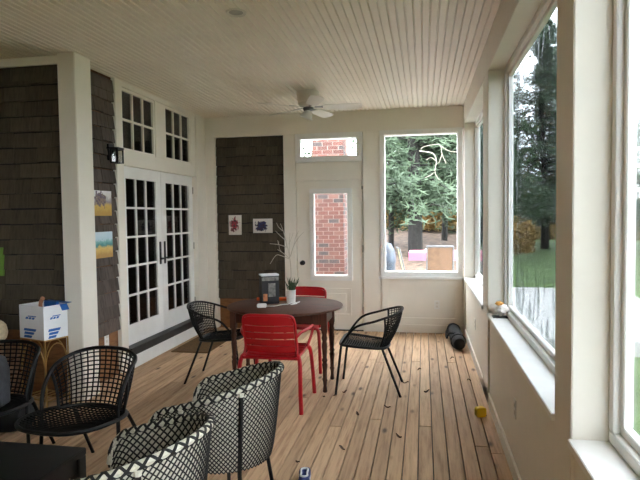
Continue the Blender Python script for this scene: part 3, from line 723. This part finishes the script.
outlet('white outlet on the panel under the back window', (.171, YB+.012, .378), 0)
outlet('white outlet low on the wall near the black bag', (XR+.014, 5.9, .427), R(-90))
outlet('white outlet low on the wall under the screened window', (XR+.014, 3.347, .429), R(-90))
outlet('white outlet on bare plywood beside the french doors', (XL-.03, 4.84, .40), R(90), .075, .15)

# ------------------------------------------------------------------ door mat, floor clutter
tag(BX(-.23, .23, -.43, .43, .001, .014).build('door_mat', 'door_mat', bevel=.004, loc=(-2.70, 6.36, 0)), 'brown coir mat on the floor before the french doors', 'mat')
t = thing('black_carry_bag', 'long black carry bag lying in the corner by the wall', 'bag', (.385, 6.85, 0), R(2))
rings = []
for y, k in ((-.44, .3), (-.43, .75), (-.38, .95), (-.1, 1), (.05, .96), (.3, 1), (.41, .95), (.45, .6), (.455, .3)):
    rings.append([(.082*k*math.cos(a*math.pi/8), y, .088+.086*k*math.sin(a*math.pi/8)) for a in range(16)])
MB().rings(rings).build('bag_body', 'black_cloth', t, smooth=True)
MB().tube(catmull([(-.03, -.2, .165), (-.09, -.1, .14), (-.105, .05, .05), (-.1, .2, .1), (-.03, .3, .165)], 5), .012).build('strap', 'black_cloth', t, smooth=True)
for y in (-.3, .32): MB().tube([(.084*math.cos(a*math.pi/8), y, .088+.088*math.sin(a*math.pi/8)) for a in range(16)], .006, 5, True).build('binding', 'black_cloth', t)
t = thing('tape_measure', 'yellow tape measure on the floor by the right wall', 'tape measure', (.43, 4.36, 0), R(20))
MB().prism(rrect(-.04, .04, 0.001, .075, .018), -.024, .024, 'y').build('case', 'yellow_plastic', t, bevel=.004)
BX(.038, .05, -.008, .008, .003, .012).build('tape_tab', 'grey_metal', t)
t = thing('small_shoe', 'small blue and white shoe on the plank floor near the tub chairs', 'shoe', (-.70, 3.10, 0), R(-170))
sole = catmull([(-.035, -.09, 0), (0, -.11, 0), (.036, -.085, 0), (.032, 0, 0), (.034, .08, 0), (0, .108, 0), (-.034, .08, 0), (-.03, 0, 0)], 4, True)
MB().rings([[(p.x, p.y, z) for p in sole] for z in (.001, .022)]).build('sole', 'shoe_white', t, bevel=.004)
def shoe_ring(f, z, dy=0): return [(p.x*f, p.y*f+dy, z+.02*max(0, p.y*4)) for p in sole]
MB().rings([shoe_ring(.96, .02), shoe_ring(.95, .04), shoe_ring(.82, .058, .008), shoe_ring(.6, .068, .02), shoe_ring(.5, .066, .024), shoe_ring(.42, .035, .028)], cap=False).build('upper', 'shoe_blue', t, smooth=True)
MB().tube([Vector(q) for q in shoe_ring(.56, .07, .022)], .006, 6, True).build('collar', 'shoe_white', t, smooth=True)
lr = random.Random(12)
lm = []
for k in range(3):
    m = MB(); L = .02+.006*k
    m.grid(lambda u, v: (L*(u-.5)*2, (.011*math.sin(math.pi*min(1, u*1.02+.01)))*(v-.5)*2, .006+.012*(v-.5)**2*2+.008*math.sin(u*5+k)), 6, 2); lm.append(m.mesh('fallen_leaf', 'dry_leaf', thick=.0012))
for (x, y) in ((-.86, 4.62), (-.70, 4.78), (-.77, 4.66), (-.17, 5.13), (-.52, 4.25), (-.18, 3.86), (.3, 6.1), (.02, 4.9), (-.80, 3.35), (-.55, 3.6), (-.05, 5.6), (.42, 5.3), (-.95, 5.1), (-.3, 4.45)):
    o = link('fallen_leaf', lm[lr.randint(0, 2)], None, (x, y, .001), (0, 0, lr.uniform(0, 6.28))); tag(o, 'small curled dry brown leaf on the plank floor', 'leaf', 'dry leaves on the floor')

# ------------------------------------------------------------------ window sill items
t = thing('crumpled_bag', 'crumpled white paper bag with ochre top on the window sill', 'bag', (XR+.075, 4.44, SILL))
def blob(r, seed, sq=(1, 1, 1), amp=.25, n=3):
    bm = bmesh.new(); bmesh.ops.create_icosphere(bm, subdivisions=n, radius=1)
    for v in bm.verts:
        k = 1+amp*noise.noise(v.co*2.2+Vector((seed, 0, 0))); v.co = Vector((v.co.x*sq[0]*r*k, v.co.y*sq[1]*r*k, v.co.z*sq[2]*r*k))
    mz = min(v.co.z for v in bm.verts)
    m = MB()
    for v in bm.verts: m.v.append((v.co.x, v.co.y, v.co.z-mz)); v.index
    bm.verts.index_update(); m.f = [tuple(v.index for v in f.verts) for f in bm.faces]; bm.free(); return m
BX(-.062, .062, -.045, .045, .0005, .007).build('tray', 'black_metal', t)
blob(.05, 3, (1, 1, .85), .4).build('bag_body', 'shell_cream', t, smooth=True, loc=(.01, 0, .007)); blob(.024, 8, (1.2, 1, .8), .4).build('bag_top', 'ochre', t, smooth=True, loc=(-.008, .012, .085))
tag(blob(.042, 5, (1, 1, .95), .2).build('cream_pouch', 'shell_cream', None, True, loc=(XR+.05, 4.57, SILL)), 'rounded cream pouch on the window sill beside the paper bag', 'pouch')

# ------------------------------------------------------------------ carton on wire stand, plush, backpack, bag
C0 = Vector((-3.013, 3.88, 0)); e1 = Vector((-.300, .095, 0)); e2 = Vector((.066, .209, 0))
ang = math.atan2(e1.y, e1.x); base = C0+(e1+e2)/2
t = thing('striped_carton', 'open white carton with blue stripes standing on the wire stand', 'box', (base.x, base.y, .601), math.atan2(-e1.y, -e1.x))
hw, hd_ = e1.length/2, e2.length/2; hh = .275
m = MB(); m.box(-hw, hw, -hd_, hd_, 0, .006); m.box(-hw, hw, -hd_, -hd_+.005, .006, hh); m.box(-hw, hw, hd_-.005, hd_, .006, hh); m.box(-hw, -hw+.005, -hd_+.005, hd_-.005, .006, hh); m.box(hw-.005, hw, -hd_+.005, hd_-.005, .006, hh)
m.build('carton_body', 'carton_white', t)
m = MB(); m.prism([(hd_, hh-.002), (hd_+.05, hh+.0), (hd_+.05, hh+.004), (hd_, hh+.003)], -hw+.01, hw-.01, 'x').build('flap', 'blue_print', t)
MB().prism([(hw-.002, hh-.002), (hw+.03, hh-.05), (hw+.034, hh-.048), (hw+.002, hh)], hd_-.07, hd_-.005, 'y').build('flap', 'blue_print', t)
m = MB().box(-hw+.12, hw-.03, .03, .06, hh-.06, hh+.02); m.build('blue_packet', 'blue_print', t, bevel=.006)
MB().tube(catmull([(-.03, .0, hh-.1), (-.035, 0, hh-.01), (-.03, .01, hh+.03), (-.015, .01, hh+.045)], 4), [.016]*10+[.018]*3, 8).build('doll_arm', 'skin_tan', t, smooth=True)
def mark(face, pts):   # flat print on a face, u along the face and v up
    m = MB()
    if face == 'f': m.rings([[(u, -hd_-.0006, v) for u, v in pts], [(u, -hd_+.0005, v) for u, v in pts]])
    else: m.rings([[(hw+.0006, u, v) for u, v in pts], [(hw-.0005, u, v) for u, v in pts]])
    m.build('stripe_print', 'blue_print', t)
for face, half in (('f', hw), ('s', hd_)):
    for k, (a, b) in enumerate(((-.62, .35), (-.58, .18), (-.62, .0))):
        z = .085-.028*k; sl = .05; mark(face, [(half*(a-sl), z-.021), (half*(b-sl), z-.021), (half*(b+sl), z), (half*(a+sl*.4), z)])
    for k in range(3):
        a = -.5+.26*k; mark(face, [(half*a, .163), (half*(a+.2), .163), (half*(a+.28), .180), (half*(a+.08), .180)])
    mark(face, [(half*-.30, .184), (half*.38, .184), (half*.42, .192), (half*-.26, .192)])
t = thing('wire_stand', 'gold wire plant stand with arched sides under the carton', 'stand', (base.x, base.y, 0), math.atan2(-e1.y, -e1.x))
sx_, sy_ = .155, .105
for z in (.594, .10):
    m = MB().tube([(-sx_, -sy_, z), (sx_, -sy_, z), (sx_, sy_, z), (-sx_, sy_, z)], .006, 6, True)
    for k in range(1, 5): m.tube([(-sx_+2*sx_*k/5, -sy_, z), (-sx_+2*sx_*k/5, sy_, z)], .004, 5)
    m.build('shelf_rail', 'brass', t)
for s in (-1, 1):
    for q in (-1, 1): MB().tube([(s*sx_, q*sy_, 0), (s*sx_, q*sy_, .595)], .007, 6).build('leg', 'brass', t)
    MB().tube([(sx_*math.cos(math.pi*k/12)*.98, s*sy_, .32+.24*math.sin(math.pi*k/12)) for k in range(13)], .0055, 6).build('arch', 'brass', t)
    MB().tube([(s*sx_, sy_*math.cos(math.pi*k/12)*.98, .36+.2*math.sin(math.pi*k/12)) for k in range(13)], .0055, 6).build('arch', 'brass', t)
t = thing('wooden_crate', 'brown slatted wooden crate against the side wall under the plush', 'crate', (-3.66, 3.95, 0))
for z in (.02, .15, .28, .41):
    for s in (-1, 1):
        BX(-.22, .22, s*.16-.008, s*.16+.008, z, z+.11).build('slat', 'crate_wood', t); BX(s*.228-.008, s*.228+.008, -.168, .168, z, z+.11).build('slat', 'crate_wood', t)
BX(-.236, .236, -.168, .168, .522, .54).build('top_board', 'crate_wood', t)
for sx in (-1, 1):
    for sy in (-1, 1): BX(sx*.2-.018, sx*.2+.018, sy*.132-.018, sy*.132+.018, 0, .521).build('corner_post', 'crate_wood', t)
t = thing('plush_toy', 'round beige plush toy beside the carton', 'plush toy', (-3.50, 3.90, .541))
blob(.11, 2, (1, .9, 1.0), .08).build('body', 'plush', t, smooth=True); blob(.075, 6, (1, .95, .9), .06).build('head', 'plush', t, smooth=True, loc=(-.03, -.01, .16))
for s in (-1, 1): blob(.028, 1, (1, .6, 1), .05, 2).build('ear', 'plush', t, smooth=True, loc=(-.03+s*.055, 0, .265)); blob(.04, 4, (1, 1.3, .9), .05, 2).build('paw', 'plush', t, smooth=True, loc=(s*.07, -.09, .002))
t = thing('backpack', 'grey and black backpack with a red tab on the armchair seat', 'backpack', (-2.74, 2.92, .405), R(12))
m = MB(); rings = []
for z, k, dy in ((0, .80, 0), (.02, .98, 0), (.12, 1, 0), (.22, .92, .03), (.29, .72, .06), (.325, .35, .075)): rings.append([(x*k, y*k+dy, z) for x, y in rrect(-.165, .165, -.10, .10, .06)])
m.rings(rings).build('bag_body', 'grey_cloth', t, smooth=True)
rings = []
for z, k in ((.02, .8), (.035, 1), (.13, 1), (.155, .8)): rings.append([(x*k, y-.112, z) for x, y in rrect(-.12, .12, -.035, .035, .03)])
pk = MB().rings(rings).build('front_pocket', 'black_cloth', t, smooth=True)
BX(.03, .07, -.1505, -.146, .1, .12).build('red_tab', 'red_cloth', pk)
MB().tube(catmull([(-.03, .06, .315), (-.03, .07, .35), (.03, .07, .35), (.03, .06, .315)], 4), .008).build('grab_loop', 'black_cloth', t, smooth=True)
for s in (-1, 1): MB().tube(catmull([(s*.07, .12, .29), (s*.09, .15, .2), (s*.1, .14, .08), (s*.12, .09, .03)], 5), .012).build('shoulder_strap', 'black_cloth', t, smooth=True)
t = thing('black_duffel', 'slumped black duffel bag on the floor behind the armchairs', 'bag', (-3.22, 3.50, 0), R(8))
rings = []
for x, k in ((-.36, .4), (-.34, .8), (-.25, .97), (0, 1.04), (.22, .98), (.31, .8), (.33, .4)): rings.append([(x, .16*k*math.cos(a*math.pi/9), .125*k*max(-.98, math.sin(a*math.pi/9))+.128) for a in range(18)])
MB().rings(rings).build('bag_body', 'black_cloth', t, smooth=True)
for s in (-1, 1): MB().tube(catmull([(-.12, s*.06, .24), (-.1, s*.08, .31), (.1, s*.08, .31), (.12, s*.06, .24)], 5), .01).build('handle', 'black_cloth', t, smooth=True)

# ------------------------------------------------------------------ outdoors: ground, patio, chimney
def gz(x, y):
    r_ = (.2*max(0, min(4.5, y-12.4))+.055*max(0, y-16.9))*(1 if x < 1.3 else max(0, 1-(x-1.3)/2.4))
    return -.38+min(r_, 2.2)+.10*noise.noise((x*.15, y*.15, 0))
gnd = struct(MB().grid(lambda u, v: (-40+42.3*u, -40+110*v, gz(-40+42.3*u, -40+110*v)-.03), 50, 110).build('ground', 'litter', smooth=True))
struct(MB().grid(lambda u, v: (1.7+50*u, -40+110*v, gz(1.7+50*u, -40+110*v)), 60, 110).build('lawn', 'grass', smooth=True))
struct(BX(-5, 4.2, YB+.35, 13.2, -.4, -.12).build('patio', 'concrete', bevel=.02))
# brick chimney: core with bricks proud of the mortar
cx0, cx1, cy0, cy1 = -2.03, -1.45, 10.0, 10.75
chm = thing('brick_chimney', 'outdoor red brick chimney seen through the back door glass', 'chimney', (0, 0, -.12))
BX(cx0+.006, cx1-.006, cy0+.006, cy1-.006, 0, 4.2).build('mortar_core', 'mortar', chm)
bmesh_cache = {}
def brick(L, ax, loc):
    k = (round(L, 3), ax)
    if k not in bmesh_cache: bmesh_cache[k] = (BX(0, k[0], 0, .02, 0, .064) if ax == 'y' else BX(-.02, 0, 0, k[0], 0, .064)).mesh('brick', 'brick')
    link('brick', bmesh_cache[k], chm, loc)
z = 0; r_ = 0
while z < 4.15:
    vis = z > .55
    a = cx0; off = r_ % 2
    segs = [.19, .19, .18] if off == 0 else [.09, .19, .19, .08]
    for L in segs:
        if vis: brick(L-.01, 'y', (a+.005, cy0, z))
        a += L+.0066 if off == 0 else L+.01
    a = cy0
    for L in ([.1, .2, .2, .2] if off == 0 else [.2, .2, .2, .1]):
        if vis and a < cy0+.35: brick(L-.01, 'x', (cx1, a+.005, z))
        a += L+.012
    z += .075; r_ += 1

# patio furniture
PZ = -.12
t = thing('pink_patio_table', 'pink topped patio table outside the back window', 'table', (.46, 11.1, PZ))
BX(-.75, .75, -.42, .42, .93, .97).build('table_top', 'pink_top', t, bevel=.006); BX(-.75, .75, -.43, -.41, .82, .97).build('cloth_edge', 'pink_top', t)
for sx in (-1, 1):
    for sy in (-1, 1): MB().tube([(sx*.35, sy*.36, .93), (sx*.4, sy*.38, 0)], .022).build('leg', 'silver_metal', t)
tag(BX(-.22, .22, -.10, .10, 0, .06).build('white_tray', 'carton_white', bevel=.01, loc=(.25, 10.95, PZ+.971)), 'low white tray lying on the pink patio table', 'tray')
def patio_chair(label, mat, fmat, loc, rz, group, wd=.5):
    t = thing('sling_chair', label, 'chair', loc, rz, group); hw_ = wd/2
    m = MB().grid(lambda u, v: (-hw_+wd*u, .264+.096*v, .667+.453*v), 4, 6); m.build('back_sling', mat, t, thick=.008)
    MB().grid(lambda u, v: (-hw_+wd*u, -.25+.47*v, .46-.02*math.sin(v*3.14)), 4, 4).build('seat_sling', mat, t, thick=.008)
    for s in (-1, 1):
        MB().tube([(s*(hw_+.015), .38, 1.15), (s*(hw_+.015), .22, .46), (s*(hw_+.015), -.27, .46), (s*(hw_+.02), -.3, 0)], .014).build('side_frame', fmat, t)
        MB().tube([(s*(hw_+.015), .25, .6), (s*(hw_+.02), .30, 0)], .014).build('leg', fmat, t)
        MB().tube([(s*(hw_+.02), .28, .68), (s*(hw_+.03), -.22, .68), (s*(hw_+.02), -.28, .46)], .014).build('arm', fmat, t)
    MB().tube([(-hw_-.015, .264, .655), (hw_+.015, .264, .655)], .012).build('lower_rail', fmat, t)
    MB().tube([(-hw_-.015, .38, 1.15), (hw_+.015, .38, 1.15)], .014).build('top_rail', fmat, t)
    return t
g = 'patio chairs'
patio_chair('tan sling patio chair drawn up to the pink table', 'sling', 'silver_metal', (.28, 10.1, PZ), R(180), g, .42)
patio_chair('pale yellow patio chair turned sideways before the pink table', 'pale_yellow', 'silver_metal', (-.05, 9.35, PZ), R(100), g, .3)
patio_chair('grey patio chair in front of the covered grill', 'grey_cloth', 'silver_metal', (-.42, 8.6, PZ), R(75), g, .42)
t = thing('covered_grill', 'barbecue grill under a dark blue grey cover on patio', 'grill', (-.80, 10.0, PZ))
rings = []
for z, k in ((0.02, 1.0), (.3, .97), (.8, .95), (.88, 1.02), (1.05, .92), (1.18, .7), (1.22, .3)): rings.append([(x*k+.01*noise.noise((x*8, y*8, z*5)), y*k, z) for x, y in rrect(-.30, .30, -.27, .27, .1, 5)])
MB().rings(rings).build('cover', 'grill_cover', t, smooth=True)
for sx in (-1, 1): MB().lathe([(.06, 0), (.06, .03)], sx*.2, 0, 12).build('wheel', 'black_metal', t)

# ------------------------------------------------------------------ trees
def pine_mesh(seed, Ht, z0, nb, spread, tuft=34, tr_=.24):
    rg = random.Random(seed); tk = MB(); fo = MB()
    pts = [(.12*math.sin(i*.7+seed), .12*math.cos(i*.9+seed), Ht*i/8) for i in range(9)]; pts[0] = (pts[0][0], pts[0][1], -.6)
    tk.tube(pts, [tr_*(1-.85*i/8) for i in range(9)], 9)
    for b in range(nb):
        f = (b/nb); z = z0+(Ht-z0)*f**1.25; L = spread*(1-.8*(z-z0)/(Ht-z0))*rg.uniform(.6, 1.1); a = rg.uniform(0, 6.283)
        d_ = Vector((math.cos(a), math.sin(a), rg.uniform(-.12, .22))); o = Vector((pts[0][0]*0, 0, z))
        end = o+d_*L+Vector((0, 0, -.10*L)); midp = o+d_*L*.5+Vector((0, 0, .06*L))
        tk.tube([o, midp, end], [.035, .022, .006], 4)
        for k in range(tuft):
            u = rg.uniform(.18, 1.02); p = (o*(1-u)+midp*u*2*(1-u)+end*u*u) if False else o.lerp(midp, u*2) if u < .5 else midp.lerp(end, u*2-1)
            w_ = .5*L*(.35+.5*math.sin(min(1, u)*2.6))*.55; p = p+Vector((rg.gauss(0, w_*.5), rg.gauss(0, w_*.5), rg.gauss(0, .16)))
            for q in range(5):
                dv = Vector((rg.gauss(0, 1), rg.gauss(0, 1), rg.gauss(.25, .6))).normalized(); sd = dv.orthogonal().normalized()*.028; l_ = rg.uniform(.16, .30); i0 = len(fo.v)
                fo.v += [tuple(p-sd), tuple(p+sd), tuple(p+dv*l_)]; fo.f.append((i0, i0+1, i0+2))
    def raw(mb, name, mat):
        me = bpy.data.meshes.new(name); me.from_pydata(mb.v, [], mb.f); me.materials.append(M[mat]); return me
    return raw(tk, 'trunk', 'bark'), raw(fo, 'needles', 'needles')
variants = [pine_mesh(1, 12, 1.3, 130, 3.2, 42), pine_mesh(2, 14, 1.5, 140, 3.0, 38, .12), pine_mesh(5, 11, 1.0, 120, 2.8, 34)]
def pine(v, x, y, sc, rz, label):
    t = thing('pine_tree', label, 'tree', (x, y, gz(x, y)), rz, 'pine trees around the porch'); t.scale = (sc,)*3
    link('trunk', variants[v][0], t); stuff(link('needles', variants[v][1], t)); return t
p0 = pine(0, -.35, 16.2, .95, 0, 'thick trunked pine straight behind the pink patio table')
m = MB(); tr = random.Random(21); m.tube(catmull([(.25, -1.6, 3.9), (.72, -1.75, 3.78), (.85, -1.8, 3.5), (.80, -1.8, 3.1), (.95, -1.8, 2.8)], 5), [.02-.0006*i for i in range(21)], 5)
for a in (((.3, -1.6, 3.88), (.36, -1.7, 4.02), (.8, -1.75, 4.1), (1.0, -1.75, 4.05), (1.05, -1.75, 3.75), (1.2, -1.75, 3.4)), ((.8, -1.8, 3.1), (.62, -1.8, 2.98), (.45, -1.8, 2.9)), ((.85, -1.8, 3.5), (.66, -1.8, 3.62), (.5, -1.8, 3.55)), ((1.05, -1.75, 3.75), (.95, -1.78, 3.45), (.84, -1.8, 3.4)), ((1.0, -1.75, 4.05), (1.3, -1.75, 3.85), (1.6, -1.75, 3.8))):
    m.tube(catmull(a, 4), .009, 5)
m.build('dead_limb', 'pale_bark', p0, loc=(.08, -.44, .1)).scale = (.75, .75, .75)
pine(1, -1.1, 17.5, .8, 1.1, 'slim pine close beside the thick trunked pine behind the patio')
pine(1, .75, 20, .95, 2.3, 'slim pine behind the pink table chairs'); pine(1, 1.35, 18.2, .8, 4., 'pine at the patio end beside the lawn edge')
more = [(2, -6.2, 18.5), (1, -8.4, 22), (0, 2.6, 24), (1, -.6, 25), (2, 3.4, 31), (0, 6.5, 32), (1, 9, 30), (2, 12, 27), (0, 15.5, 24), (1, 17, 19), (2, 17.5, 14), (0, 17, 9), (1, 18, 4), (2, 17, -1), (0, -7.5, 20), (1, 5, 37), (2, .3, 30), (0, -7.5, 31), (1, 8, 38), (2, 13, 34), (0, 22, 12), (1, 20, 22)]
nm = ['leafy low branched pine', 'tall slim pine', 'broad pine']
wh = lambda x, y: ('beyond the lawn' if x > 5 else 'in the woods behind the patio')
for k, (v, x, y) in enumerate(more): pine(v, x, y, .85+.3*((k*37) % 10)/10, k*1.3, {2: nm[0], 1: nm[1], 0: nm[2]}[v]+' '+wh(x, y))
fo = MB(); rg = random.Random(4)
for k in range(5200):
    a = rg.uniform(0, 6.28); r_ = math.sqrt(rg.random())*1.5; p = Vector((r_*math.cos(a), r_*math.sin(a), rg.uniform(0, 1)**.8*1.7*(1-.25*(r_/1.5)**2)))
    dv = Vector((rg.gauss(0, .6), rg.gauss(0, .6), rg.gauss(.6, .6))).normalized(); sd = dv.orthogonal().normalized()*.05; i0 = len(fo.v); fo.v += [tuple(p-sd), tuple(p+sd), tuple(p+dv*.26)]; fo.f.append((i0, i0+1, i0+2))
sme = bpy.data.meshes.new('leaves'); sme.from_pydata(fo.v, [], fo.f); sme.materials.append(M['tan_leaves'])
stem = MB()
for k in range(9): a = k*.7; stem.tube([(0, 0, -.2), (.4*math.cos(a), .4*math.sin(a), .8), (.9*math.cos(a), .9*math.sin(a), 1.4)], [.03, .02, .008], 5)
stme = stem.mesh('stems', 'bark')
for k, (x, y) in enumerate(((-2.6, 26.5), (-.4, 27.5), (1.8, 27), (-4.8, 28), (.7, 24.5), (3.8, 29), (6, 44), (9.5, 45), (13, 44), (16, 42), (3, 44), (7.8, 47))):
    t = thing('dry_shrub', 'tan dry leaved shrub '+('in the woods behind the pines' if k < 6 else 'at the far edge of the lawn'), 'shrub', (x, y, gz(x, y)-.05), k, 'dry shrubs in the woods'); t.scale = (1.1, 1.1, .9+.1*(k % 3))
    link('stems', stme, t); stuff(link('leaves', sme, t))
